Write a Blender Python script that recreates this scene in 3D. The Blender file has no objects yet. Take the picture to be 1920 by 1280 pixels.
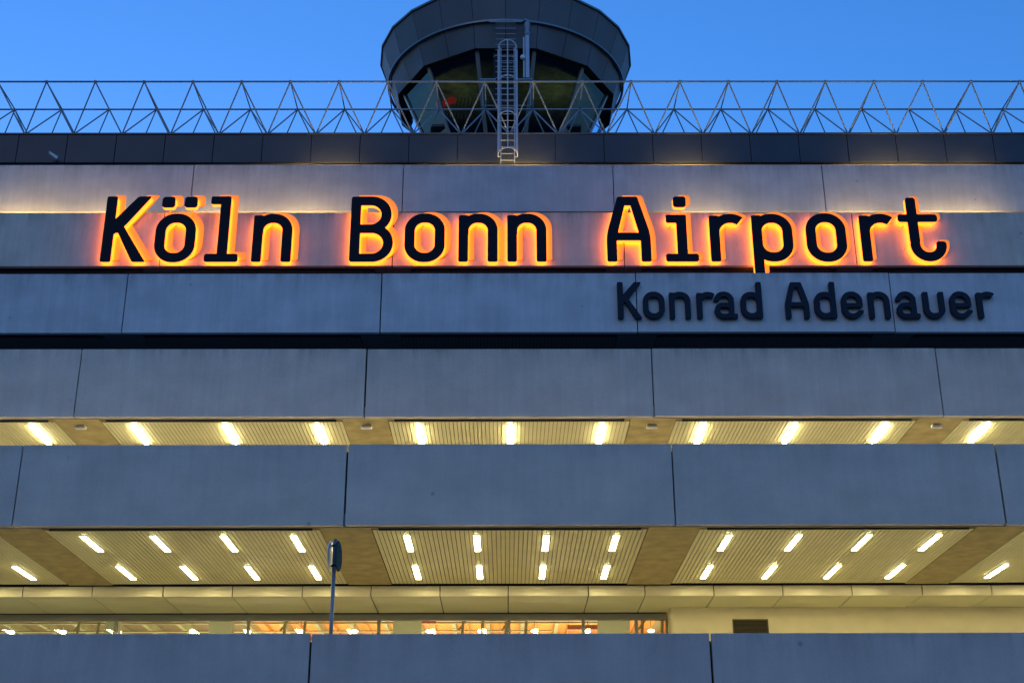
import bpy, bmesh, math, random
import numpy as np
from mathutils import Vector, Matrix
from mathutils.geometry import tessellate_polygon

random.seed(7)
R = math.radians
H = 1.6            # eye height; every z below is measured from the eye, H is added when a mesh is built
S = bpy.context.scene
C = S.collection

# ------------------------------------------------------------------ helpers
class MB:
    """collects geometry in world coordinates (z from the eye)"""
    def __init__(self): self.v = []; self.f = []; self.mi = []
    def add(self, vs, fs, mi=0):
        n = len(self.v); self.v += [tuple(p) for p in vs]
        for f in fs: self.f.append(tuple(i + n for i in f)); self.mi.append(mi)
    def box(self, x0, x1, y0, y1, z0, z1, mi=0):
        vs = [(x, y, z) for z in (z0, z1) for y in (y0, y1) for x in (x0, x1)]
        self.add(vs, [(0, 2, 3, 1), (4, 5, 7, 6), (0, 1, 5, 4), (1, 3, 7, 5), (3, 2, 6, 7), (2, 0, 4, 6)], mi); return self
    def tube(self, a, b, r, n=8, r2=None, mi=0):
        a = Vector(a); b = Vector(b); d = (b - a).normalized(); r2 = r if r2 is None else r2
        u = d.orthogonal().normalized(); w = d.cross(u)
        vs = []
        for p, q in ((a, r), (b, r2)):
            for i in range(n):
                t = 2 * math.pi * i / n; vs.append(p + (u * math.cos(t) + w * math.sin(t)) * q)
        fs = [(i, (i + 1) % n, n + (i + 1) % n, n + i) for i in range(n)]
        fs += [tuple(range(n - 1, -1, -1)), tuple(range(n, 2 * n))]
        self.add(vs, fs, mi); return self
    def path(self, pts, r, n=8):
        for a, b in zip(pts[:-1], pts[1:]): self.tube(a, b, r, n)
        return self
    def bar(self, a, b, w, h, up=(0, 0, 1)):
        a = Vector(a); b = Vector(b); d = (b - a).normalized(); up = Vector(up)
        s = d.cross(up).normalized(); u = s.cross(d)
        vs = [p + s * i * w / 2 + u * j * h / 2 for p in (a, b) for i, j in ((-1, -1), (1, -1), (1, 1), (-1, 1))]
        self.add(vs, [(0, 1, 2, 3), (7, 6, 5, 4), (0, 4, 5, 1), (1, 5, 6, 2), (2, 6, 7, 3), (3, 7, 4, 0)]); return self
    def lathe(self, c, prof, n=24, axis='z'):
        vs = []
        for r, z in prof:
            for i in range(n):
                t = 2 * math.pi * i / n
                vs.append((c[0] + r * math.cos(t), c[1] + r * math.sin(t), c[2] + z))
        fs = []
        for k in range(len(prof) - 1):
            for i in range(n):
                j = (i + 1) % n; fs.append((k * n + i, k * n + j, (k + 1) * n + j, (k + 1) * n + i))
        fs += [tuple(range(n - 1, -1, -1)), tuple(range((len(prof) - 1) * n, len(prof) * n))]
        self.add(vs, fs); return self
    def build(self, name, mats, parent=None, origin=None, smooth=False, bevel=0):
        """one mesh object; verts are stored relative to origin (defaults to the root's place)"""
        root = parent
        while root is not None and root.parent is not None: root = root.parent
        L = Vector(root['_o']) if root is not None else Vector(origin or (0, 0, -H))
        me = bpy.data.meshes.new(name)
        me.from_pydata([(x - L.x, y - L.y, z - L.z) for x, y, z in self.v], [], self.f)
        if not isinstance(mats, (list, tuple)): mats = [mats]
        for m in mats: me.materials.append(m)
        for p, i in zip(me.polygons, self.mi): p.material_index = i; p.use_smooth = smooth
        bm = bmesh.new(); bm.from_mesh(me)
        bmesh.ops.recalc_face_normals(bm, faces=bm.faces)
        if bevel: bmesh.ops.bevel(bm, geom=list(bm.edges), offset=bevel, segments=2, affect='EDGES', profile=.6)
        bm.to_mesh(me); bm.free()
        o = bpy.data.objects.new(name, me); C.objects.link(o)
        if parent is not None: o.parent = parent
        else:
            o.location = (L.x, L.y, L.z + H); o['_o'] = tuple(L)
        return o

def tag(o, label=None, cat=None, group=None, kind=None):
    if label: o['label'] = label
    if cat: o['category'] = cat
    if group: o['group'] = group
    if kind: o['kind'] = kind
    return o

def thing(name, label, cat, loc, group=None):
    o = bpy.data.objects.new(name, None); C.objects.link(o)
    o.location = (loc[0], loc[1], loc[2] + H); o['_o'] = tuple(loc); o.empty_display_size = .2
    return tag(o, label, cat, group)

def copy_tree(src, dx=(0, 0, 0), parent=None):
    c = src.copy(); C.objects.link(c)
    if parent is not None: c.parent = parent
    else: c.location = Vector(src.location) + Vector(dx); c['_o'] = tuple(Vector(src['_o']) + Vector(dx))
    for ch in list(src.children): copy_tree(ch, parent=c)
    return c

def copy_part(src, dx):
    c = src.copy(); C.objects.link(c); c.location = Vector(src.location) + Vector(dx); return c

# ------------------------------------------------------------------ materials
def new_mat(name):
    m = bpy.data.materials.new(name); m.use_nodes = True
    nt = m.node_tree; return m, nt, nt.nodes['Principled BSDF']

def simple(name, col, rough=.5, metal=0, noise=0, nscale=3, bump=0, bscale=60, spec=.5):
    m, nt, b = new_mat(name); N, Lk = nt.nodes, nt.links
    b.inputs['Roughness'].default_value = rough; b.inputs['Metallic'].default_value = metal
    b.inputs['Specular IOR Level'].default_value = spec
    b.inputs['Base Color'].default_value = (*col, 1)
    if noise or bump:
        g = N.new('ShaderNodeNewGeometry')
    if noise:
        t = N.new('ShaderNodeTexNoise'); t.inputs['Scale'].default_value = nscale; t.inputs['Detail'].default_value = 6
        Lk.new(g.outputs['Position'], t.inputs['Vector'])
        r = N.new('ShaderNodeMapRange'); r.inputs[1].default_value = .3; r.inputs[2].default_value = .7
        r.inputs[3].default_value = 1 - noise; r.inputs[4].default_value = 1 + noise
        Lk.new(t.outputs[0], r.inputs[0])
        x = N.new('ShaderNodeVectorMath'); x.operation = 'SCALE'; x.inputs[0].default_value = col
        Lk.new(r.outputs[0], x.inputs['Scale']); Lk.new(x.outputs[0], b.inputs['Base Color'])
    if bump:
        t = N.new('ShaderNodeTexNoise'); t.inputs['Scale'].default_value = bscale; t.inputs['Detail'].default_value = 4
        Lk.new(g.outputs['Position'], t.inputs['Vector'])
        bp = N.new('ShaderNodeBump'); bp.inputs['Strength'].default_value = bump; bp.inputs['Distance'].default_value = .02
        Lk.new(t.outputs[0], bp.inputs['Height']); Lk.new(bp.outputs[0], b.inputs['Normal'])
    return m

def emis(name, col, strength):
    m = bpy.data.materials.new(name); m.use_nodes = True; nt = m.node_tree
    nt.nodes.remove(nt.nodes['Principled BSDF'])
    e = nt.nodes.new('ShaderNodeEmission'); e.inputs[0].default_value = (*col, 1); e.inputs[1].default_value = strength
    nt.links.new(e.outputs[0], nt.nodes['Material Output'].inputs[0]); return m

def panel_mat(name, col, ztop, zbot, streak=.5, rough=.75):
    """exposed-aggregate cladding: blotches, fine rain streaks that start at the top edge, grain"""
    m, nt, b = new_mat(name); N, Lk = nt.nodes, nt.links
    g = N.new('ShaderNodeNewGeometry'); oi = N.new('ShaderNodeObjectInfo')
    def noise(scale, vec, detail=5, rough_=.55):
        mp = N.new('ShaderNodeMapping'); mp.inputs['Scale'].default_value = vec; Lk.new(g.outputs['Position'], mp.inputs[0])
        t = N.new('ShaderNodeTexNoise'); t.inputs['Scale'].default_value = scale
        t.inputs['Detail'].default_value = detail; t.inputs['Roughness'].default_value = rough_
        Lk.new(mp.outputs[0], t.inputs['Vector']); return t.outputs[0]
    def rng(src, a, b_, c, d):
        r = N.new('ShaderNodeMapRange'); Lk.new(src, r.inputs[0])
        for i, v in zip((1, 2, 3, 4), (a, b_, c, d)): r.inputs[i].default_value = v
        return r.outputs[0]
    def mul(a, b_):
        x = N.new('ShaderNodeMath'); x.operation = 'MULTIPLY'; Lk.new(a, x.inputs[0]); Lk.new(b_, x.inputs[1]); return x.outputs[0]
    blot = rng(noise(.9, (1, 1, 1.4)), .3, .7, .9, 1.1)
    fine = rng(noise(38, (1, 1, 1), 3), .25, .75, .93, 1.07)
    st = rng(noise(5.5, (1, 1, .07), 6, .65), .35, .72, 1.03, 1 - .13 * streak)
    sep = N.new('ShaderNodeSeparateXYZ'); Lk.new(g.outputs['Position'], sep.inputs[0])
    # dirt that has run down from the coping: strongest just under the top edge, ragged lower end
    rag = noise(3.2, (1, 1, .12), 6, .7)
    hh = rng(sep.outputs['Z'], ztop + H - .75, ztop + H - .02, 0, 1)
    pw = N.new('ShaderNodeMath'); pw.operation = 'POWER'; pw.inputs[1].default_value = 2.2; Lk.new(hh, pw.inputs[0])
    dirt = mul(pw.outputs[0], rng(rag, .42, .68, 0, 1))
    dirt = rng(dirt, 0, 1, 1, 1 - .5 * streak)
    rnd = rng(oi.outputs['Random'], 0, 1, .96, 1.04)
    vo = N.new('ShaderNodeTexVoronoi'); vo.inputs['Scale'].default_value = .8; Lk.new(g.outputs['Position'], vo.inputs['Vector'])
    speck = rng(vo.outputs['Distance'], .02, .05, .68, 1)
    k = mul(mul(mul(blot, fine), mul(st, dirt)), mul(rnd, speck))
    x = N.new('ShaderNodeVectorMath'); x.operation = 'SCALE'; x.inputs[0].default_value = col
    Lk.new(k, x.inputs['Scale']); Lk.new(x.outputs[0], b.inputs['Base Color'])
    b.inputs['Roughness'].default_value = rough; b.inputs['Specular IOR Level'].default_value = .3
    bp = N.new('ShaderNodeBump'); bp.inputs['Strength'].default_value = .25; bp.inputs['Distance'].default_value = .01
    Lk.new(noise(45, (1, 1, 1), 3), bp.inputs['Height']); Lk.new(bp.outputs[0], b.inputs['Normal'])
    return m

PC = (.53, .50, .49)
black = simple('black_recess', (.008, .008, .009), .8)
dark_metal = simple('dark_metal', (.03, .032, .036), .6, .2)
coping_m = simple('coping_metal', (.30, .27, .22), .4, .6)
lip_m = simple('edge_strip', (.42, .38, .30), .5)
slat_m = simple('slat_lacquer', (.62, .55, .30), .42, 0, .05, 2)
slat_shade = simple('slat_lacquer_painted_shade', (.07, .07, .07), .6)  # same slats, with the shade of the unlit ceilings put into the colour
beam_m = simple('board_marked_concrete', (.36, .275, .12), .85, 0, .22, 3, .15, 14)
fascia_m = simple('fascia_metal', (.86, .78, .56), .42, .5, .04, 1.5)
bulk_m = simple('bulkhead_lacquer', (.62, .58, .34), .5, 0, .04, 1)
plaster_m = simple('cream_render', (.80, .70, .46), .85, 0, .05, 2, .15, 90)
frame_m = simple('window_frame', (.30, .30, .27), .4, .5)
vent_m = simple('grille_metal', (.13, .11, .075), .5, .4)
gmetal = simple('parapet_metal', (.030, .034, .042), .42, .3, .12, 1.2)
gcap = simple('parapet_coping', (.07, .075, .085), .4, .5)
galv = simple('galvanised_steel', (.22, .28, .33), .55, .2, .04, 2)
galv_blue = simple('ladder_steel', (.33, .38, .43), .45, .4, .04, 3)
white_m = simple('white_plastic', (.72, .72, .70), .4)
void_m = simple('ceiling_void_paint', (.30, .22, .09), .8)
floor_m = simple('terrace_slab', (.52, .49, .42), .9, 0, .15, 2)
lamp_m = emis('lamp_diffuser', (1, .89, .47), 44)
lamp_u = emis('lamp_diffuser_upper', (1, .90, .58), 125)
lamp_h = simple('lamp_housing', (.7, .68, .6), .5)

def glass_mat(name, tint, refl=.5, rough=.03, gcol=(.9, .95, 1, 1)):
    m, nt, b = new_mat(name); N, Lk = nt.nodes, nt.links
    nt.nodes.remove(b)
    tr = N.new('ShaderNodeBsdfTransparent'); tr.inputs[0].default_value = (*tint, 1)
    gl = N.new('ShaderNodeBsdfGlossy'); gl.inputs[0].default_value = gcol; gl.inputs['Roughness'].default_value = rough
    fr = N.new('ShaderNodeFresnel'); fr.inputs[0].default_value = 1.5
    mu = N.new('ShaderNodeMath'); mu.operation = 'MULTIPLY'; mu.inputs[1].default_value = refl * 2; mu.use_clamp = True
    Lk.new(fr.outputs[0], mu.inputs[0])
    mx = N.new('ShaderNodeMixShader'); Lk.new(mu.outputs[0], mx.inputs[0])
    Lk.new(tr.outputs[0], mx.inputs[1]); Lk.new(gl.outputs[0], mx.inputs[2])
    Lk.new(mx.outputs[0], nt.nodes['Material Output'].inputs[0]); return m
win_glass = glass_mat('window_glass', (.86, .9, .84), .35)
tower_glass = glass_mat('tower_glass', (.10, .12, .11), .55, .05, (.5, .72, 1, 1))

# ------------------------------------------------------------------ camera
cd = bpy.data.cameras.new('camera'); cam = bpy.data.objects.new('camera', cd); C.objects.link(cam)
cd.sensor_width = 36; cd.lens = 36 * 2503 / 1920; cd.clip_end = 3000; cd.clip_start = .1
cam.location = (0, 0, H)
p, yaw, roll = R(22.508), R(.2785), R(.17)
fw = Vector((math.sin(yaw) * math.cos(p), math.cos(yaw) * math.cos(p), math.sin(p)))
rt = Vector((math.cos(yaw), -math.sin(yaw), 0)); up = rt.cross(fw)
cr, sr = math.cos(roll), math.sin(roll)
rt2 = (rt * cr - up * sr); up2 = (up * cr + rt * sr)
M = Matrix((rt2, up2, -fw)).transposed().to_4x4(); M.translation = cam.location
cam.matrix_world = M
S.camera = cam

# ------------------------------------------------------------------ world, sun
w = bpy.data.worlds.new('World'); S.world = w; w.use_nodes = True
nt = w.node_tree; bg = nt.nodes['Background']
sky = nt.nodes.new('ShaderNodeTexSky'); sky.sky_type = 'NISHITA'; sky.sun_disc = False
SUN_EL, SUN_ROT = R(1.5), R(340)
sky.sun_elevation = SUN_EL; sky.sun_rotation = SUN_ROT
sky.air_density = 1.0; sky.dust_density = .3; sky.ozone_density = 4.6; sky.altitude = 100
nt.links.new(sky.outputs[0], bg.inputs[0]); bg.inputs[1].default_value = 1.0
sd = bpy.data.lights.new('sun', 'SUN'); sd.energy = .13; sd.angle = R(30); sd.color = (1, .72, .48)
so = bpy.data.objects.new('sun', sd); C.objects.link(so)
# the sun has set: added weak warm fill from behind camera stands for afterglow
sv = Vector((-.35, -.8, .45)).normalized()
so.rotation_euler = (-sv).to_track_quat('-Z', 'Y').to_euler()
S.view_settings.view_transform = 'Standard'; S.view_settings.look = 'None'
S.view_settings.exposure = 0; S.view_settings.gamma = 1

# ------------------------------------------------------------------ ground
m = MB(); m.add([(-900, -900, -H), (900, -900, -H), (900, 900, -H), (-900, 900, -H)], [(0, 1, 2, 3)])
tag(m.build('ground', simple('ground_asphalt', (.06, .06, .065), .9, 0, .2, 1), origin=(0, 0, -H)), kind='structure')

# ------------------------------------------------------------------ terminal building
J0, PW = -10.72, 7.2
XL, XR = J0 - 2 * PW, J0 + 5 * PW
T = [('A', 24.27, 4.366, 2.30), ('B', 28.30, 9.25, 7.413), ('C', 31.31, 12.775, 10.967),
     ('D', 34.30, 16.303, 14.491), ('E', 37.25, 19.815, 17.964), ('F', 40.15, 23.22, 21.412)]
GAP = {('A', 1): .036, ('A', 2): .042, ('B', 1): .042, ('B', 3): .04, ('C', 1): .042, ('D', 1): .035, ('B', 2): .03}
bld = thing('terminal_building', 'stepped concrete airport terminal with lit ceilings under its overhanging floors', 'building', (0, 30, -H))
pm = {}
for nm, Y, zt, zb in T:
    st = {'A': .5, 'B': .35, 'C': .7, 'D': .9, 'E': 1.0, 'F': .8}[nm]
    pm[nm] = panel_mat('cladding_' + nm, {'A': (.56, .44, .38), 'B': (.52, .46, .40), 'C': (.56, .49, .43), 'D': (.54, .52, .53), 'E': (.55, .49, .41), 'F': (.44, .44, .45)}[nm], zt, zb, st)  # warm bounce on A-C and sign glow on E mixed into the colours
for k, (nm, Y, zt, zb) in enumerate(T):
    for j in range(-2, 5):
        a = J0 + j * PW + GAP.get((nm, j), .028) / 2; b = J0 + (j + 1) * PW - GAP.get((nm, j + 1), .028) / 2
        dz = random.uniform(-.008, .008); dy = random.uniform(-.006, .006)
        MB().box(a, b, Y + dy, Y + dy + .14, zb + dz, zt + dz).build('facade_panel', pm[nm], bld, bevel=.012)
    # dark backing wall behind the open joints, thin edge strip under the panels
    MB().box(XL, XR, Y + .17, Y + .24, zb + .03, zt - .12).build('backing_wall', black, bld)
# floors, ceilings and back walls of the storeys
def slab(y0, y1, z0, z1, mat, name='floor_slab', x0=XL, x1=XR):
    return MB().box(x0, x1, y0, y1, z0, z1).build(name, mat, bld)
slab(24.52, 60, 2.9, 3.3, floor_m)                      # departures road level
slab(28.56, 36.5, 7.75, 8.2, floor_m)                   # above lower ceiling
slab(31.56, 38, 11.3, 11.75, floor_m)
slab(34.56, 41, 14.85, 15.3, floor_m)
slab(37.5, 44, 18.32, 18.8, floor_m)
slab(40.4, 62, 21.78, 22.2, floor_m)
slab(36.5, 36.8, 8.2, 11.3, simple('upper_back_wall', (.5, .46, .36), .8), 'back_wall')
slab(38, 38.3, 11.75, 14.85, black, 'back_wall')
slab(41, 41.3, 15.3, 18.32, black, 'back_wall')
slab(43.3, 43.5, 22.2, 25.2, simple('roof_wall', (.2, .19, .17), .8), 'back_wall')
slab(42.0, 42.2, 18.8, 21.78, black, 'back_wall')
slab(42.95, 62, 25.2, 25.6, dark_metal, 'roof')
MB().box(XL, XR, 24.3, 24.5, -H, 2.2).build('base_wall', simple('base_concrete', (.25, .25, .25), .9), bld)
for xs in (XL - .3, XR):
    MB().box(xs, xs + .3, 43.6, 62, -H, 25.2).build('side_wall', simple('side_concrete', (.3, .3, .3), .9), bld)

# ceilings: slatted bays between concrete beams
def ceiling(Y, z, y_end, mat, lipmat, bmat):
    MB().box(XL, XR, Y + .142, Y + .175, z - .012, z + .3).build('edge_strip', lipmat, bld)
    for j in range(-2, 6):
        xb = J0 + j * PW
        if j < 5:
            x0, x1 = xb + .575, xb + PW - .575
            m = MB(); n = int(round((x1 - x0) / .1)); st = (x1 - x0) / n
            for i in range(n):
                m.box(x0 + i * st + .009, x0 + (i + 1) * st - .009, Y + .40, y_end - .12, z, z + .018)
            m.build('slatted_ceiling', mat, bld)
            MB().box(x0 - .01, x1 + .01, Y + .25, y_end, z + .03, z + .06).build('ceiling_void', void_m if mat is slat_m else black, bld)
            MB().box(x0 + .15, x1 - .15, Y + .27, Y + .33, z - .03, z + .05).build('blind_rail', dark_metal, bld)
        MB().box(xb - .56, xb + .56, Y + .18, y_end, z - .006 + .008 * random.random(), z + .34).build('concrete_beam', bmat, bld, bevel=.01)
ceiling(28.30, 7.413, 34.28, slat_m, coping_m, beam_m)
ceiling(31.31, 10.967, 36.5, slat_m, lip_m, beam_m)
ceiling(34.30, 14.491, 38.0, slat_shade, dark_metal, slat_shade)  # unlit storey: slats, beams and void carry the shade as colour
ceiling(37.25, 17.964, 41.0, slat_shade, simple('rust_strip', (.10, .05, .03), .7), slat_shade)
slab(40.3, 40.42, 21.40, 21.78, lip_m, 'edge_strip')

# bulkhead: vertical metal fascia and its lacquered underside
FJ = [-17.93, -16.13, -14.33, -12.53, -10.73, -8.89, -7.10, -5.29, -3.51, -1.72, .05, 2.13, 3.60, 5.39, 7.18, 8.98, 10.81, 12.61, 14.4, 16.2, 18.0]
for a, b in zip(FJ[:-1], FJ[1:]):
    f = MB().box(a + .012, b - .012, 34.47, 34.53, 7.155, 7.42).build('fascia_panel', fascia_m, bld, bevel=.008)
    m = MB(); n = 5 if b < 3.7 else 1; y1 = 36.66 if a < 3.65 else 36.0
    for i in range(n):
        q0 = 34.55 + (y1 - 34.55) * i / n; q1 = 34.55 + (y1 - 34.55) * (i + 1) / n
        m.box(a + .014, b - .014, q0 + .005, q1 - .005, 7.15, 7.18)
    m.build('bulkhead_panel', bulk_m, bld)
slab(34.54, 36.75, 7.19, 7.23, black, 'ceiling_void')
slab(34.535, 34.545, 7.19, 7.75, black, 'ceiling_void')
slab(36.665, 36.75, 7.135, 7.185, black, 'ceiling_void', XL, 4.4)
# glazing of the hall
YW = 36.71
MX = [-17.93, -14.3, -10.68, -7.06, -3.49, .07, 2.11, 3.56, 4.41]
for a, b in zip(MX[:-1], MX[1:]):
    wn = MB()
    wn.box(a, b, YW, YW + .10, 6.955, 7.13).box(a, a + .045, YW, YW + .10, 3.4, 6.955).box(b - .045, b, YW, YW + .10, 3.4, 6.955)
    wn.box(a, b, YW + .01, YW + .09, 3.3, 3.4)
    wo = wn.build('window', frame_m, bld)
    MB().box(a + .045, b - .045, YW + .04, YW + .052, 3.4, 6.955).build('pane', win_glass, wo)
# rendered wall to the right with a rounded corner
m = MB(); rr = .12; x0, y0, y1 = 4.42, 35.98, 37.1
pts = [(x0, y1)] + [(x0 + rr - rr * math.cos(t), y0 + rr - rr * math.sin(t)) for t in [i * math.pi / 16 for i in range(9)]] + [(XR, y0), (XR, y1)]
n = len(pts); vs = [(x, y, z) for z in (3.3, 7.145) for x, y in pts]
m.add(vs, [tuple(range(n - 1, -1, -1)), tuple(range(n, 2 * n))] + [(i, (i + 1) % n, n + (i + 1) % n, n + i) for i in range(n)])
m.build('rendered_wall', plaster_m, bld)
gr = MB(); gr.box(6.07, 7.03, 35.955, 35.975, 6.8, 6.83).box(6.07, 7.03, 35.955, 35.975, 6.42, 6.45).box(6.07, 6.1, 35.955, 35.975, 6.45, 6.8).box(7.0, 7.03, 35.955, 35.975, 6.45, 6.8)
for i in range(10): gr.bar((6.1, 35.965, 6.468 + i * .035), (7.0, 35.965, 6.468 + i * .035), .02, .012, (0, .6, 1))
gr.build('ventilation_grille', vent_m, bld)
MB().box(6.1, 7.0, 35.976, 35.979, 6.45, 6.8).build('grille_backing', black, bld)

# interior of the hall
wood = simple('orange_timber', (.78, .33, .09), .6, 0, .12, 3)
grey_c = simple('grey_ceiling', (.20, .14, .08), .8)
steel_i = simple('painted_steel', (.34, .31, .17), .5)
pale_i = simple('pale_column', (.55, .54, .36), .7)
MB().box(-9.3, 22, 37.5, 58, 9.0, 9.1).build('hall_ceiling', wood, bld)
MB().box(-24, -9.3, 37.5, 58, 9.0, 9.1).build('hall_ceiling', grey_c, bld)
MB().box(-25, 25, 57.5, 57.8, 3.3, 9.0).build('hall_wall', pale_i, bld)
x = -23.5
m = MB(); m2 = MB()
while x < 6:
    m.box(x, x + .13, 38, 57.4, 8.72, 9.0)
    if x > -9.3: m2.box(x + .5, x + .56, 38, 57.4, 8.86, 9.0)
    x += 1.2
m.build('roof_beam', steel_i, bld); m2.build('roof_batten', simple('timber_batten', (.6, .25, .07), .6), bld)
m = MB()
for yy, zz in ((44.5, 8.35), (47.5, 8.62), (50.5, 8.7)): m.tube((-24, yy, zz), (1.6 if yy > 46 else 3.4, yy, zz), .035)
m.build('service_pipe', steel_i, bld)
for xc in (-13.6, -6.95, -1.2, .2, 4.6):
    m = MB(); m.tube((xc - .5, 43.4, 3.3), (xc - .15, 43.4, 8.9), .05).tube((xc + .1, 43.4, 3.3), (xc + .5, 43.4, 8.9), .05).tube((xc - .35, 43.4, 7.9), (xc + .35, 43.4, 8.8), .035)
    m.build('strut', steel_i, bld)
for xa, xb in ((-3.4, -2.55), (2.75, 3.7), (-8.9, -8.2), (-12.0, -11.6)):
    MB().box(xa, xb, 40.2, 40.5, 3.3, 9.0).build('column', pale_i, bld)
MB().box(-3.0, -2.3, 43.8, 44.0, 8.2, 8.42).box(1.95, 2.9, 42.6, 42.8, 7.78, 7.92).build('red_sign_board', simple('red_board', (.62, .16, .07), .5), bld)
globe = None
gx = [-16.23, -14.52, -12.72, -10.28, -8.48, -6.73, -4.98, -2.53, -.83, .92, 2.66, 4.75]
glow = emis('hall_lamp_glow', (1, .9, .68), 14)
for i, gxx in enumerate(gx):
    if globe is None:
        globe = thing('pendant_lamp', '', 'lamp', (gxx, 44.1, 7.9), 'round lamps in the hall')
        MB().lathe((gxx, 44.1, 8.0), [(.03, -.05), (.09, -.035), (.115, 0), (.09, .035), (.03, .05)], 16).build('globe', glow, globe, smooth=True)
        MB().tube((gxx, 44.1, 8.06), (gxx, 44.1, 9.0), .012, 6).build('rod', steel_i, globe)
        o = globe
    else: o = copy_tree(globe, (gxx - gx[0], 0, 0))
    pos = ['far left', 'second from left', 'third from left', 'fourth from left', 'fifth from left', 'just left of the sign pole, sixth from left',
           'just right of the sign pole', 'fifth from right', 'fourth from right', 'third from right', 'second from right', 'far right'][i]
    o['label'] = 'round white lamp inside the hall window, ' + pos

# ------------------------------------------------------------------ ceiling lights
BC = [J0 - 3.6 + PW * i for i in range(5)]
def lampbar(x, y0, y1, z, label, group, lm=None, drop=.03):
    t = thing('ceiling_light', label, 'ceiling light', (x, (y0 + y1) / 2, z), group)
    MB().box(x - .062, x + .062, y0, y1, z - drop, z - .003).build('diffuser', lm or lamp_m, t, bevel=.004)
    m = MB(); m.box(x - .077, x - .064, y0 - .012, y1 + .012, z - .018, z + .02).box(x + .064, x + .077, y0 - .012, y1 + .012, z - .018, z + .02)
    m.box(x - .064, x + .064, y0 - .012, y0 - .002, z - .018, z + .02).box(x - .064, x + .064, y1 + .002, y1 + .012, z - .018, z + .02)
    m.build('housing', lamp_h, t); return t
bayn = ['far left', 'left', 'middle', 'right', 'far right']; ordn = ['leftmost', 'second from left', 'third from left', 'rightmost']
protoL = lampbar(0, 29.13, 30.55, 7.413, '', 'ceiling lights of the lower overhang')
protoU = lampbar(0, 31.95, 33.35, 10.967, '', 'ceiling lights of the upper overhang', lamp_u, .042)
firstL = firstU = True
for bi, bc in enumerate(BC):
    for ri, dy in enumerate((0, 2.96)):
        for k, off in enumerate((-2.34, -.78, .78, 2.34)):
            d = (bc + off + .04, dy, 0)
            if firstL: o = protoL; o.location = Vector(o.location) + Vector(d); firstL = False
            else:
                o = copy_tree(protoL, (0, 0, 0)); o.location = Vector((d[0], (29.13 + 30.55) / 2 + dy, 7.413 + H))
            o['label'] = f"{ordn[k]} light in the {['upper', 'lower'][ri]} row of the {bayn[bi]} bay, lower slatted ceiling"
    for k, off in enumerate((-2.32, 0, 2.32)):
        if firstU: o = protoU; o.location.x = bc + off + .03; firstU = False
        else:
            o = copy_tree(protoU, (0, 0, 0)); o.location.x = bc + off + .03
        o['label'] = f"{['left', 'centre', 'right'][k]} light of three in the {bayn[bi]} bay, upper slatted ceiling"

# small white sensors on the concrete beams
first = None
for i, sx in enumerate((J0, J0 + PW, J0 + 2 * PW, J0 + 3 * PW)):
    if first is None:
        first = thing('beam_sensor', '', 'sensor', (sx, 31.95, 10.96), 'white sensors on the upper concrete beams')
        MB().box(sx - .14, sx + .14, 31.88, 32.0, 10.86, 10.93).build('cover', white_m, first, bevel=.02)
        MB().box(sx - .10, sx + .10, 31.9, 31.98, 10.93, 10.958).build('base', lamp_h, first); o = first
    else: o = copy_tree(first, (i * PW, 0, 0))
    o['label'] = f"small white box under the {['far left', 'middle left', 'middle right', 'far right'][i]} concrete beam, upper ceiling"

# flood lights hidden behind the stepped parapets (their glow is seen on the wall above)
def area(x, y, z, sx, sy, power, rot, col=(1, .66, .24)):  # also makes the added fill lights in the hall and tower cab
    l = bpy.data.lights.new('flood_and_fill_light', 'AREA'); l.shape = 'RECTANGLE'; l.size = sx; l.size_y = sy
    l.energy = power; l.color = col
    o = bpy.data.objects.new('flood_and_fill_light', l); C.objects.link(o); o.location = (x, y, z + H); o.rotation_euler = rot
    return o
for x, pw, L_ in ((-16.3, 26, 2.5), (-13.6, 16, 1.5), (-9.6, 17, 2), (-6.9, 20, 2), (-5.0, 4, 1.2), (6.6, 17, 2.2), (9.2, 4, 1.5), (11.9, 14, 1.8), (15.2, 26, 3)):
    area(x, 39.7, 20.55, L_, .1, pw * 2.6, (R(180 - 28), 0, 0))
for x, pw, L_ in ((-6.3, 7, 1.6), (-1.6, 3, 1.2), (.6, 9, 1.5), (6.6, 8, 1.6), (14.2, 11, 2.6), (17, 4, 1.2)):
    area(x, 42.35, 24.15, L_, .08, pw * 9, (R(180 - 22), 0, 0))
for x in (-20, -15, -9, -3, 2.5):
    area(x, 47, 5.5, 4, 4, 260 if x < -10 else 520, (R(180), 0, 0), (1, .86, .6))  # upward fill lights added inside the hall to brighten its ceiling

for x in (-16, -9, -2, 3):
    area(x, 37.9, 5.2, 5, .5, 90, (R(115), 0, 0), (1, .9, .62))  # fill lights added behind the glazing to brighten the pale columns

# ------------------------------------------------------------------ roof edge: metal parapet
YG = 42.80
for i in range(-14, 15):
    a = .045 + i * 1.803 - .02
    MB().box(a + .012, a + 1.803 - .012, YG, YG + .06, 24.86, 26.03).build('parapet_panel', gmetal, bld, bevel=.006)
MB().box(XL, XR, YG + .07, YG + .12, 24.9, 26.0).build('parapet_backing', black, bld)
MB().box(XL, XR, YG - .04, YG + .25, 26.035, 26.10).build('parapet_coping', gcap, bld, bevel=.01)
m = MB()
m.box(-7.0, XR, YG + .15, YG + .3, 24.78, 24.85).build('gutter', lip_m, bld)

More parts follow.
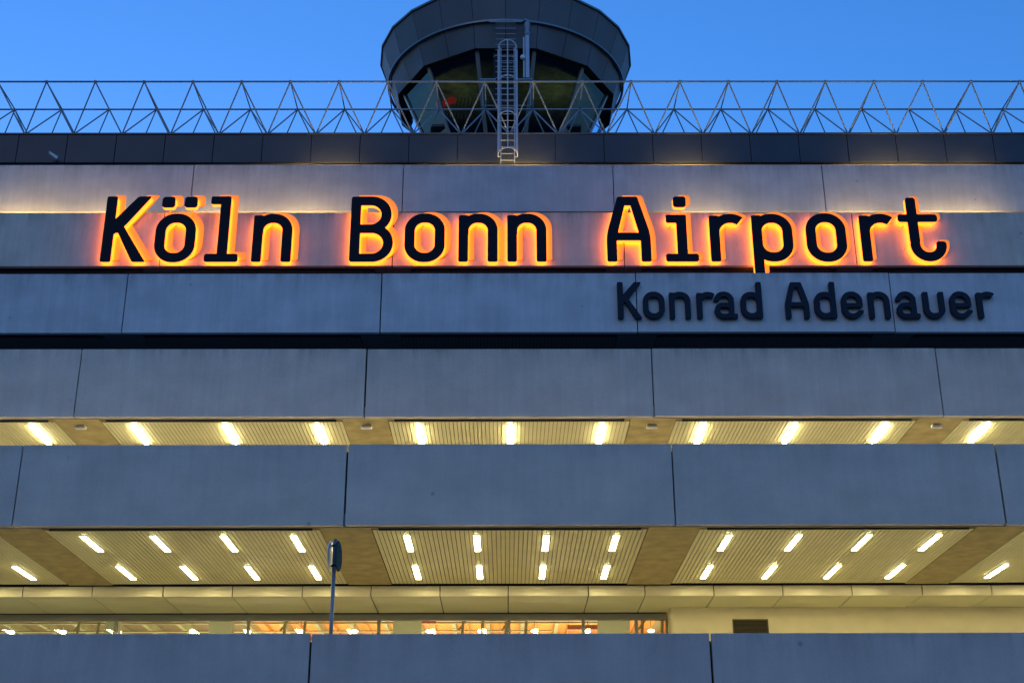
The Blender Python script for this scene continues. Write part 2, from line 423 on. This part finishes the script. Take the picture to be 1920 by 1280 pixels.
# ------------------------------------------------------------------ roof truss
tr = thing('roof_truss', 'long pale steel space frame of triangles along the roof edge', 'truss', (0, 42.9, 26.0))
X0 = -16.96; ks = range(-4, 24)
yf, zf, yr, zr, yb, zb_, yb2 = 41.95, 27.78, 43.82, 27.77, 42.93, 26.12, 44.75
m = MB(); m.tube((X0 - 4 * 1.8, yf, zf), (X0 + 23 * 1.8, yf, zf), .036).build('chord', galv, tr, smooth=True)
m = MB(); m.tube((X0 - 4 * 1.8, yr, zr), (X0 + 23 * 1.8, yr, zr), .034).build('chord', galv, tr, smooth=True)
for k in ks:
    x = X0 + 1.8 * k
    m = MB()
    m.tube((x, yf, zf), (x - .9, yb, zb_), .027).tube((x, yf, zf), (x + .9, yb, zb_), .027)
    m.tube((x, yf, zf), (x, yr, zr), .024)
    m.tube((x, yr, zr), (x - .9, yb, zb_), .027).tube((x, yr, zr), (x + .9, yb, zb_), .027)
    m.tube((x, yr, zr), (x - .9, yb2, zb_), .024).tube((x, yr, zr), (x + .9, yb2, zb_), .024)
    m.lathe((x, yf, zf), [(.02, -.06), (.06, -.03), (.06, .03), (.02, .06)], 10)
    m.build('brace', galv, tr, smooth=False)
m = MB(); m.tube((X0 - 7.2, yb2, zb_ - .03), (X0 + 23 * 1.8, yb2, zb_ - .03), .03).tube((X0 - 7.2, yb, zb_ - .0), (X0 + 23 * 1.8, yb, zb_ - .0), .02).build('chord', galv, tr)

# ------------------------------------------------------------------ caged ladder
lx, ly = .07, 42.45
ld = thing('caged_ladder', 'galvanised caged ladder climbing over the dark roof parapet', 'ladder', (lx, ly, 22.2))
for s in (-1, 1):
    MB().bar((lx + s * .25, ly, 22.2), (lx + s * .25, ly, 29.6), .03, .06, (0, 1, 0)).build('rail', galv_blue, ld)
z = 22.5
while z < 29.5: MB().tube((lx - .25, ly, z), (lx + .25, ly, z), .011, 6).build('rung', galv_blue, ld); z += .28
def hoop(zc, r=.36, t=.014, w_=.05):
    m = MB(); pts = []
    for i in range(17):
        a = math.pi * i / 16
        pts.append((lx - r * math.cos(a), ly - .02 - .66 * math.sin(a) ** .8, zc))
    for a, b in zip(pts[:-1], pts[1:]): m.bar(a, b, t, w_)
    m.bar((lx - r, ly, zc), (lx - .25, ly, zc), t, w_); m.bar((lx + r, ly, zc), (lx + .25, ly, zc), t, w_)
    return m
ztop = 29.5
for zc in (ztop, ztop - 1.55, ztop - 3.1, ztop - 4.62):
    hoop(zc).build('cage_hoop', galv_blue, ld)
for a in (0, 30, 90, 150, 180):
    t = R(a); x = lx - .355 * math.cos(t); y = ly - .035 - .64 * math.sin(t) ** .8 if a not in (0, 180) else ly - .03
    MB().bar((x, y, ztop - 4.62), (x, y, ztop), .045, .012, (0, 1, 0)).build('cage_bar', galv_blue, ld)

# ------------------------------------------------------------------ small camera and roof vent
cc = thing('security_camera', 'small grey security camera on the dark parapet at far left', 'camera', (-16.55, 42.8, 24.95))
MB().bar((-16.66, 42.45, 25.06), (-16.42, 42.62, 24.92), .09, .09).build('body', white_m, cc, bevel=.012)
MB().bar((-16.69, 42.43, 25.095), (-16.40, 42.62, 24.975), .12, .012).build('sunshade', white_m, cc)
MB().tube((-16.5, 42.56, 24.94), (-16.5, 42.72, 24.95), .022).tube((-16.5, 42.70, 24.95), (-16.5, 42.8, 24.95), .05).build('bracket', galv, cc)
rv = thing('roof_vent', 'small dark dome vent on the roof right of the tower', 'vent', (6.55, 47, 25.6))
MB().tube((6.55, 47, 25.6), (6.55, 47, 28.35), .12, 14).build('duct', dark_metal, rv)
MB().lathe((6.55, 47, 28.35), [(.27, 0), (.27, .12), (.2, .2), (.06, .25)], 16).build('cowl', simple('vent_cowl', (.2, .22, .25), .5), rv, smooth=True)

# ------------------------------------------------------------------ control tower
TX, TY = .0, 64.0
tw = thing('control_tower', 'dark round airport control tower cab rising behind the roof', 'tower', (TX, TY, -H))
tpan = simple('tower_panel', (.105, .115, .135), .55, .3, .08, .6)
trim = simple('tower_trim', (.20, .22, .22), .4, .6)
def ringpt(r, a, z): return (TX + r * math.sin(a), TY - r * math.cos(a), z)
def facet(r0, z0, r1, z1, a0, a1, th=.06, gap=.012):
    g0 = gap / r0; g1 = gap / r1
    vs = [ringpt(r0, a0 + g0, z0), ringpt(r0, a1 - g0, z0), ringpt(r1, a1 - g1, z1), ringpt(r1, a0 + g1, z1)]
    vi = [ringpt(r0 - th, a0 + g0, z0), ringpt(r0 - th, a1 - g0, z0), ringpt(r1 - th, a1 - g1, z1), ringpt(r1 - th, a0 + g1, z1)]
    m = MB(); m.add(vs + vi, [(0, 1, 2, 3), (7, 6, 5, 4), (0, 4, 5, 1), (1, 5, 6, 2), (2, 6, 7, 3), (3, 7, 4, 0)]); return m
A24 = [R(15 * i) for i in range(25)]
Rt, Zt, Rm, Zm, Zm2 = 7.02, 43.42, 6.52, 41.85, 41.75
R12 = 6.12; r24 = [R12 * math.cos(R(15)) if i % 2 == 0 else R12 for i in range(25)]
for i in range(24):
    a0, a1 = A24[i], A24[i + 1]
    facet(Rm, Zm, Rt, Zt, a0, a1).build('roof_panel', tpan, tw)
    # lower ring: circular at the top, its bottom edge follows a twelve-sided outline
    m = MB(); N_ = 6
    for side, off in ((0, 0), (1, -.07)):
        base = len(m.v); vs = []
        for v_ in range(N_ + 1):
            for u_ in range(N_ + 1):
                u, v = u_ / N_, v_ / N_; e = .0022
                P = [Vector(ringpt(r24[i] + off, a0 + e, 40.5)), Vector(ringpt(r24[i + 1] + off, a1 - e, 40.5)), Vector(ringpt(6.46 + off, a1 - e, Zm2)), Vector(ringpt(6.46 + off, a0 + e, Zm2))]
                vs.append((P[0] * (1 - u) + P[1] * u) * (1 - v) + (P[3] * (1 - u) + P[2] * u) * v)
        W = N_ + 1
        m.add(vs, [(v * W + u, v * W + u + 1, (v + 1) * W + u + 1, (v + 1) * W + u) if side == 0 else ((v + 1) * W + u, (v + 1) * W + u + 1, v * W + u + 1, v * W + u) for v in range(N_) for u in range(N_)])
    m.build('skirt_panel', tpan, tw, smooth=True)
def band(r0, r1, z0, z1, ang, mat, name):
    m = MB(); n = len(ang) - 1
    for i in range(n):
        vs = [ringpt(r, a, z) for a in (ang[i], ang[i + 1]) for r, z in ((r0, z0), (r1, z0), (r1, z1), (r0, z1))]
        m.add(vs, [(0, 1, 2, 3), (4, 7, 6, 5), (0, 4, 5, 1), (1, 5, 6, 2), (2, 6, 7, 3), (3, 7, 4, 0)])
    return m.build(name, mat, tw)
band(6.9, 7.12, 43.44, 43.56, A24, trim, 'roof_edge')
AA = [R(3 * i) for i in range(121)]
band(6.50, 6.62, 41.72, 41.82, AA, trim, 'track_rail')
MB().lathe((TX, TY, 43.58), [(6.9, 0), (6.2, .5), (3, .9), (.5, 1.0)], 24).build('roof', dark_metal, tw)
MB().lathe((TX, TY, 0), [(6.38, 41.7), (6.44, 41.86), (6.9, 43.4)], 24).build('core_lining', black, tw)
A12 = [R(15 + 30 * i) for i in range(13)]
m = MB()
for i in range(12):   # dark underside of the skirt
    vs = [ringpt(R12 - .05, A12[i], 40.53), ringpt(R12 - .05, A12[i + 1], 40.53), ringpt(4.5, A12[i + 1], 40.75), ringpt(4.5, A12[i], 40.75)]
    m.add(vs, [(0, 1, 2, 3)])
m.build('soffit', black, tw)
Rw, Zw, Rb, Zb = 5.75, 40.62, 3.85, 36.4
for i in range(12):
    a0, a1 = A12[i], A12[i + 1]
    m = MB(); g = .10
    vs = [ringpt(Rb, a0 + g / Rb, Zb), ringpt(Rb, a1 - g / Rb, Zb), ringpt(Rw, a1 - g / Rw, Zw), ringpt(Rw, a0 + g / Rw, Zw)]
    m.add(vs, [(0, 1, 2, 3)]); wo = m.build('window', tower_glass, tw)
    m = MB(); m.bar(ringpt(Rb + .03, a0, Zb), ringpt(Rw + .03, a0, Zw), .2, .14, ringpt(1, a0, 0) and Vector((math.sin(a0), -math.cos(a0), 0)))
    m.build('mullion', trim, tw)
MB().lathe((TX, TY, 0), [(3.0, -H), (3.0, 34.5), (3.9, 35.6), (3.95, 36.4)], 24).build('shaft', simple('tower_concrete', (.25, .25, .26), .8, 0, .1, 1), tw)
# inside the cab
MB().lathe((TX, TY, 0), [(5.25, 40.2), (5.3, 40.3)], 24).build('cab_ceiling', simple('cab_ceiling', (.30, .31, .18), .8, 0, .4, 2.5), tw)
MB().lathe((TX, TY, 0), [(.8, 36.4), (.8, 40.0)], 12).build('cab_column', simple('cab_column', (.03, .03, .03), .8), tw)
MB().bar((TX - 3.7, TY - 2.5, 39.15), (TX - 2.75, TY - 2.3, 39.75), .1, .36).build('red_screen', emis('red_screen', (.9, .06, .02), .9), tw)
m = MB()
for i in range(9): m.bar((TX - 3.6 + i * .2, TY - 2.2, 37.0 + .1 * (i % 3)), (TX - 3.2 + i * .2, TY - 2.2, 39.9), .03, .03)
m.build('roller_blind', simple('blind', (.05, .05, .04), .8), tw)
MB().box(TX - 4, TX + 4, TY - 3, TY - 1, 37.6, 37.75).build('control_desk', simple('desk', (.03, .03, .035), .6), tw)

for xx in (-2.6, 2.6):
    area(xx, 61.6, 38.6, 1.6, 1, 22, (R(180), 0, 0), (.85, 1, .55))  # unseen fill lights added in the cab for the olive window glow

# maintenance gondola hanging from the tower track
gd = thing('maintenance_gondola', 'grey access ladder and platform hanging from the tower track rail', 'gondola', (0, 57.1, 37.9))
gy = 57.1
for s in (-1, 1):
    MB().bar((s * .52, gy, 36.2), (s * .52, gy, 41.45), .07, .09).build('rail', galv_blue, gd)
z = 36.4
while z < 41.4: MB().tube((-.52, gy, z), (.52, gy, z), .02, 6).build('rung', galv_blue, gd); z += .33
MB().bar((-.85, gy - .05, 41.4), (.85, gy - .05, 41.4), .06, .08).tube((-.7, gy, 41.4), (-.7, gy + .5, 41.8), .05).tube((.7, gy, 41.4), (.7, gy + .5, 41.8), .05).build('trolley', galv, gd)
MB().box(-1.3, -.5, gy - .1, gy + .1, 37.86, 37.93).build('platform', galv, gd)
MB().box(.5, 1.35, gy - .1, gy + .1, 37.86, 37.93).build('platform', galv, gd)
MB().box(-.62, .62, gy + .15, gy + .5, 36.2, 39.6).build('back_panel', black, gd)
m = MB()
for s in (-1, 1):
    m.bar((s * .6, gy, 37.9), (s * .6, gy, 39.3), .04, .04); m.bar((s * .6, gy, 39.3), (s * .45, gy, 39.4), .04, .04)
m.tube((-1.15, gy, 36.4), (-.6, gy, 36.4), .03).tube((.6, gy, 36.4), (1.25, gy, 36.4), .03).tube((-1.15, gy, 36.4), (-1.15, gy, 37.9), .025).tube((1.25, gy, 36.4), (1.25, gy, 37.9), .025)
m.build('guard_rail', galv, gd)
ar = thing('tower_hoist_arm', 'pale vertical hoist arm hanging right of the tower ladder', 'hoist', (1.1, 57.0, 37.9))
MB().box(1.0, 1.2, 56.95, 57.1, 37.95, 40.55).build('arm', galv_blue, ar, bevel=.02)
MB().box(.88, .96, 56.95, 57.03, 37.95, 40.4).build('cable_tube', galv_blue, ar)
MB().lathe((1.1, 57.02, 40.55), [(.12, 0), (.15, .15), (.1, .3), (.13, .5), (.16, .7), (.06, .85)], 12).build('motor', galv, ar)
MB().tube((.95, 57.0, 41.5), (1.35, 57.1, 41.4), .07).build('bracket', galv, ar)
MB().lathe((.86, 56.9, 39.0), [(.05, 0), (.12, .05), (.12, .2), (.05, .26)], 10).build('junction_box', white_m, ar)

# ------------------------------------------------------------------ road sign on its pole, seen edge-on
sx, sy = -3.39, 26.0
sg = thing('road_sign', 'round traffic sign on a grey pole, seen almost edge-on', 'traffic sign', (sx, sy, 3.3))
MB().tube((sx, sy, 3.3), (sx, sy, 6.53), .038, 14).build('pole', simple('pole_paint', (.17, .19, .23), .4, .4), sg, smooth=True)
def disc(c, r, th, n_):
    m = MB(); c = Vector(c); m.tube(c - n_ * th / 2, c + n_ * th / 2, r, 40); return m
nv = Vector((.99, -.10, 0)).normalized()
sb, sf = simple('sign_shaded', (.03, .065, .085), .9, spec=0), simple('sign_face', (.80, .78, .70), .4)  # right disc: its shade is put into the dark colour
for sgn in (1, -1):
    dc = Vector((sx, sy, 6.19)) + nv * .075 * sgn
    d_ = disc(dc, .30, .014, nv).build('sign_disc', sb if sgn > 0 else sf, sg)
    disc(dc + nv * sgn * .010, .285, .005, nv).build('sign_face', sf if sgn < 0 else sb, d_)
m = MB()
for zz in (6.0, 6.40):
    m.tube((sx, sy, zz - .02), (sx, sy, zz + .02), .05, 12); m.bar(Vector((sx, sy, zz)) - nv * .07, Vector((sx, sy, zz)) + nv * .07, .02, .03)
m.build('clamp', dark_metal, sg)

# ------------------------------------------------------------------ letters
s_ = .315
def conv(poly, r=.06):
    c = np.mean(np.array(poly), axis=0)
    def f(X, Y):
        ds = []
        for (x0, y0), (x1, y1) in zip(poly, poly[1:] + poly[:1]):
            nx, ny = (y1 - y0), -(x1 - x0); l = math.hypot(nx, ny); nx /= l; ny /= l
            if (c[0] - x0) * nx + (c[1] - y0) * ny > 0: nx, ny = -nx, -ny
            ds.append((X - x0) * nx + (Y - y0) * ny + r)
        D = np.array(ds); return np.sqrt((np.maximum(D, 0) ** 2).sum(0)) + np.minimum(D.max(0), 0) - r
    return f
def box(x0, x1, y0, y1, r=.06): return conv([(x0, y0), (x1, y0), (x1, y1), (x0, y1)], r)
def rbox(x0, x1, y0, y1, r):
    cx, cy, hx, hy = (x0 + x1) / 2, (y0 + y1) / 2, (x1 - x0) / 2, (y1 - y0) / 2; r = min(r, hx, hy)
    def f(X, Y):
        qx = np.abs(X - cx) - hx + r; qy = np.abs(Y - cy) - hy + r
        return np.hypot(np.maximum(qx, 0), np.maximum(qy, 0)) + np.minimum(np.maximum(qx, qy), 0) - r
    return f
def U(*fs): return lambda X, Y: np.minimum.reduce([f(X, Y) for f in fs])
def I(*fs): return lambda X, Y: np.maximum.reduce([f(X, Y) for f in fs])
def sub(a, b): return lambda X, Y: np.maximum(a(X, Y), -b(X, Y))
def half(px, py, nx, ny):
    l = math.hypot(nx, ny); return lambda X, Y: ((X - px) * nx + (Y - py) * ny) / l
def ring(x0, x1, y0, y1, r, s=s_):
    g = rbox(x0 + s / 2, x1 - s / 2, y0 + s / 2, y1 - s / 2, r - s / 2)
    return lambda X, Y: np.abs(g(X, Y)) - s / 2
xh = 1.64
G = {}
G['K'] = U(box(0, .33, 0, 2.28), conv([(.16, 1.28), (.30, .93), (.62, 1.20), (1.40, 2.28), (.98, 2.28)], .05),
           conv([(.30, 1.30), (.98, 0), (1.40, 0), (.58, 1.30), (.44, 1.42)], .05), box(.1, .45, 1.0, 1.4, .03))
G['o'] = ring(0, 1.25, -.01, xh + .03, .60)
G['n'] = U(box(0, s_ - .01, 0, xh - .03), I(ring(0, 1.22, .0, xh + .02, .58), half(0, .95, 0, -1)), box(1.22 - s_, 1.22, 0, 1.05))
G['u'] = U(box(0, s_, .6, xh), I(ring(0, 1.22, -.01, xh, .58), half(0, .75, 0, 1)), box(1.22 - s_, 1.22, .6, xh))
G['l'] = U(box(.07, .70, 2.0, 2.28), box(.38, .70, 0, 2.28), box(0, 1.04, 0, .28, .08))
G['i'] = U(box(.05, .69, xh - .30, xh - .02), box(.37, .69, 0, xh - .02), box(0, 1.02, 0, .27, .08))
dotf = box(0, .41, 0, .38, .10)
def shift(f, dx, dy): return lambda X, Y: f(X - dx, Y - dy)
def D(x1, y0, y1): return I(rbox(-3, x1, y0, y1, (y1 - y0) / 2), half(0, 0, -1, 0))
G['B'] = sub(U(I(rbox(-3, 1.27, 1.0, 2.27, .64), half(0, 0, -1, 0)), I(rbox(-3, 1.34, 0, 1.30, .65), half(0, 0, -1, 0))),
             U(I(rbox(-3, .95, 1.29, 1.96, .335), half(.31, 0, -1, 0)), I(rbox(-3, 1.03, .28, .99, .355), half(.31, 0, -1, 0))))
G['B'] = I(G['B'], box(0, 2, 0, 2.27, .08))
G['A'] = U(sub(I(conv([(0, -.4), (1.37, -.4), (1.37, .93), (1.0, 2.26), (.37, 2.26), (0, .93)], .06), half(0, .45, 0, -1)),
               U(conv([(.365, 1.0), (1.005, 1.0), (.775, 1.95), (.595, 1.95)], .01), I(half(.315, 0, -1, 0), half(1.055, 0, 1, 0), half(0, .73, 0, 1)))),
           box(0, .315, 0, .6), box(1.055, 1.37, 0, .6))
G['r'] = U(box(0, s_, 0, xh - .05), I(ring(.0, 1.32, -.6, xh + .01, .65), half(0, 1.02, 0, -1), half(.87, 1.27, .19, -.15)))
G['p'] = U(box(0, s_, -.46, xh - .04), ring(0, 1.26, 0, xh + .01, .60))
G['d'] = U(box(1.25 - s_, 1.25, 0, 2.28), ring(0, 1.25, 0, xh + .01, .60))
G['t'] = U(box(.30, .62, .62, 2.22, .10), box(0, 1.24, xh - .28, xh - .01, .10), I(ring(.30, 1.42, 0, 1.6, .56), half(0, .66, 0, 1)),)
G['t'] = U(box(.30, .62, .60, 2.22, .10), box(0, 1.24, xh - .28, xh - .01, .10), I(ring(.30, 1.42, 0, 1.6, .56), half(0, .63, 0, 1)), box(1.10, 1.42, .42, .69, .1))
G['a'] = U(I(ring(.02, 1.16, .0, xh + .03, .55, .30), half(0, 1.12, 0, -1)), box(.86, 1.16, .15, 1.3, .05), ring(.03, 1.16, -.01, .98, .48, .29), box(.86, 1.34, 0, .28, .06), box(.02, .30, 1.08, 1.25, .07))
G['e'] = U(I(ring(0, 1.22, -.01, xh + .03, .60, .30), lambda X, Y: -np.maximum.reduce([.7 - X, .42 - Y, Y - .72])), box(.2, 1.14, .68, .94, .02), box(.92, 1.24, .30, .50, .07))
def contours(f, x0, x1, y0, y1, h=.02):
    xs = np.arange(x0, x1 + h, h) + .00137; ys = np.arange(y0, y1 + h, h) + .00171
    X, Y = np.meshgrid(xs, ys); Z = f(X, Y); Z[np.abs(Z) < 1e-9] = 1e-9
    seg = {}
    ny, nx = Z.shape
    def ex(i, j):   # crossing on horizontal edge (j,i)-(j,i+1)
        a, b = Z[j, i], Z[j, i + 1]; return (xs[i] + h * a / (a - b), ys[j])
    def ey(i, j):
        a, b = Z[j, i], Z[j + 1, i]; return (xs[i], ys[j] + h * a / (a - b))
    inside = Z < 0
    for j in range(ny - 1):
        row = inside[j]; row2 = inside[j + 1]
        for i in range(nx - 1):
            c = row[i] + 2 * row[i + 1] + 4 * row2[i + 1] + 8 * row2[i]
            if c == 0 or c == 15: continue
            Bm, Rr, Tt, Ll = ('x', i, j), ('y', i + 1, j), ('x', i, j + 1), ('y', i, j)
            tb = {1: [(Ll, Bm)], 2: [(Bm, Rr)], 3: [(Ll, Rr)], 4: [(Rr, Tt)], 5: [(Ll, Tt), (Rr, Bm)], 6: [(Bm, Tt)], 7: [(Ll, Tt)],
                  8: [(Tt, Ll)], 9: [(Tt, Bm)], 10: [(Bm, Ll), (Tt, Rr)], 11: [(Tt, Rr)], 12: [(Rr, Ll)], 13: [(Rr, Bm)], 14: [(Bm, Ll)]}[int(c)]
            for a, b in tb: seg[a] = b
    loops = []
    while seg:
        s0, cur = seg.popitem(); lp = [s0]
        while cur != s0 and cur in seg:
            lp.append(cur); cur = seg.pop(cur)
        pts = [ex(k[1], k[2]) if k[0] == 'x' else ey(k[1], k[2]) for k in lp]
        # simplify nearly straight runs
        ch = True
        while ch:
            ch = False; out = []; i = 0; n = len(pts)
            while i < n:
                a, b, c_ = pts[i - 1] if not out else out[-1], pts[i], pts[(i + 1) % n]
                ar_ = abs((b[0] - a[0]) * (c_[1] - a[1]) - (b[1] - a[1]) * (c_[0] - a[0])); L_ = math.hypot(c_[0] - a[0], c_[1] - a[1])
                if L_ > 0 and ar_ / L_ < .0012 and math.hypot(b[0] - a[0], b[1] - a[1]) < .5 and i + 1 < n:
                    out.append(c_); i += 2; ch = True
                else: out.append(b); i += 1
            if len(out) >= len(pts) or len(out) < 8: break
            pts = out
        if len(pts) > 3: loops.append(pts)
    return loops
_cache = {}
def loops_of(key, f, box_):
    if key not in _cache: _cache[key] = contours(f, *box_)
    return _cache[key]
def extrude(m, loops, ox, oz, y0, y1, sc=1, mi_front=0, mi_side=0, mi_back=0):
    flat = [p for lp in loops for p in lp]
    tris = tessellate_polygon([[Vector((x, y, 0)) for x, y in lp] for lp in loops])
    V0 = [(ox + x * sc, y0, oz + y * sc) for x, y in flat]; V1 = [(ox + x * sc, y1, oz + y * sc) for x, y in flat]
    n = len(flat)
    base = len(m.v); m.v += V0 + V1
    for t in tris:
        m.f.append(tuple(base + i for i in t)); m.mi.append(mi_front)
        m.f.append(tuple(base + n + i for i in reversed(t))); m.mi.append(mi_back)
    k = 0
    for lp in loops:
        q = len(lp)
        for i in range(q):
            a, b = k + i, k + (i + 1) % q
            m.f.append((base + a, base + b, base + n + b, base + n + a)); m.mi.append(mi_side)
        k += q
    return m
face_m = simple('letter_face', (.004, .006, .014), .6, spec=.15)
rim_m = emis('letter_rim_light', (1, .165, .015), 4.8)
rear_m = emis('letter_rear_light', (1, .20, .004), 15)
back_m = simple('letter_backing_painted_glow', (.85, .42, .07), .55)  # pale plate coloured amber to carry the orange light on it
bb = back_m.node_tree.nodes['Principled BSDF']; bb.inputs['Emission Color'].default_value = (1, .27, .0, 1); bb.inputs['Emission Strength'].default_value = .42  # added emission stands in for the letter light falling on the plate
YB = 36.965
ords = {}
def big(ch, x, label):
    oz = 17.97
    key = {'ö': 'o'}.get(ch, ch)
    t = thing('illuminated_letter', label, 'sign letter', (x, 37.1, oz), 'glowing letters of the airport name')
    ls = loops_of(key, G[key], (-.1, 1.55, -.6, 2.45))
    sets = [ls]
    if ch == 'ö':
        sets += [loops_of('dotl', shift(dotf, .11, 1.885), (-.1, 1.55, 1.7, 2.45)), loops_of('dotr', shift(dotf, .81, 1.885), (-.1, 1.55, 1.7, 2.45))]
    if ch == 'i': sets += [loops_of('doti', shift(dotf, .30, 1.885), (-.1, 1.55, 1.7, 2.45))]
    f = MB(); r = MB(); b = MB(); k = MB()
    for q in sets:
        extrude(f, q, x, oz, YB, YB + .02)
        extrude(r, q, x, oz, YB + .021, YB + .175, 1, 0, 0, 1)
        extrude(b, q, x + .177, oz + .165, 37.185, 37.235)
    f.build('letter_face', face_m, t)
    r.build('light_body', [rim_m, rear_m], t)
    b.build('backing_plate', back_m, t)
    if ch == 'ö':
        for dx in (.34, 1.04): k.tube((x + dx, 37.16, oz + 1.6), (x + dx, 37.16, oz + 2.1), .025)
    if ch == 'i': k.tube((x + .54, 37.16, oz + 1.5), (x + .54, 37.16, oz + 2.1), .025)
    for dx, dz in ((.16, .5), (.2, 1.3)): k.tube((x + dx, YB + .15, oz + dz), (x + dx, 37.25, oz + dz), .015)
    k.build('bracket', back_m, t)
BIG = [('K', -12.48, 'glowing capital K that begins the large airport name'),
       ('ö', -10.86, 'glowing letter o with two dots, beside the large K'),
       ('l', -9.29, 'glowing letter l in the first word of the large name'),
       ('n', -7.84, 'glowing letter n ending the first word of the large name'),
       ('B', -4.83, 'glowing capital B that begins the middle word of the large name'),
       ('o', -3.14, 'glowing letter o right of the capital B'),
       ('n', -1.47, 'glowing letter n, first of the two n after B and o'),
       ('n', .04, 'glowing letter n ending the middle word of the large name'),
       ('A', 3.12, 'glowing capital A that begins the last word of the large name'),
       ('i', 4.93, 'glowing dotted letter i right of the large capital A'),
       ('r', 6.32, 'glowing letter r between the dotted i and the p'),
       ('p', 7.64, 'glowing letter p whose stem hangs below the panel edge'),
       ('o', 9.31, 'glowing letter o between the p and the last r'),
       ('r', 11.0, 'glowing letter r between the last o and the final t'),
       ('t', 12.22, 'glowing letter t, rightmost of the large name')]
for ch, x, lb in BIG: big(ch, x, lb)

small_m = simple('dark_blue_letter', (.008, .013, .026), .6, spec=.2)
small_b = simple('letter_spacer', (.22, .20, .17), .6)
def small(ch, x, label):
    oz = 14.845; sc = .487
    t = thing('dark_letter', label, 'sign letter', (x, 34.2, oz), 'small unlit letters of the second line')
    ls = loops_of(ch, G[ch], (-.1, 1.55, -.6, 2.45))
    f = MB(); extrude(f, ls, x, oz, 34.135, 34.235, sc); f.build('letter_face', small_m, t)
    f = MB(); extrude(f, ls, x, oz, 34.236, 34.262, sc); f.build('spacer', small_b, t)
    k = MB()
    for dx, dz in ((.08, .2), (.1, .6)): k.tube((x + dx, 34.25, oz + dz), (x + dx, 34.3, oz + dz), .012)
    k.build('stud', dark_metal, t)
SM = [('K', 3.13, 'dark capital K beginning the small second line'), ('o', 3.84, 'small dark letter o right of the K'),
      ('n', 4.58, 'small dark letter n in the first small word'), ('r', 5.35, 'small dark letter r in the first small word'),
      ('a', 5.83, 'small dark letter a in the first small word'), ('d', 6.58, 'small dark letter d ending the first small word'),
      ('A', 7.83, 'small dark capital A beginning the second small word'), ('d', 8.65, 'small dark letter d right of the small capital A'),
      ('e', 9.41, 'small dark letter e between d and n'), ('n', 10.17, 'small dark letter n in the second small word'),
      ('a', 10.94, 'small dark letter a in the second small word'), ('u', 11.71, 'small dark letter u in the second small word'),
      ('e', 12.46, 'small dark letter e between u and the last r'), ('r', 13.22, 'small dark letter r at the far right end of the line')]
for ch, x, lb in SM: small(ch, x, lb)

for o in bpy.data.objects:
    if '_o' in o: del o['_o']
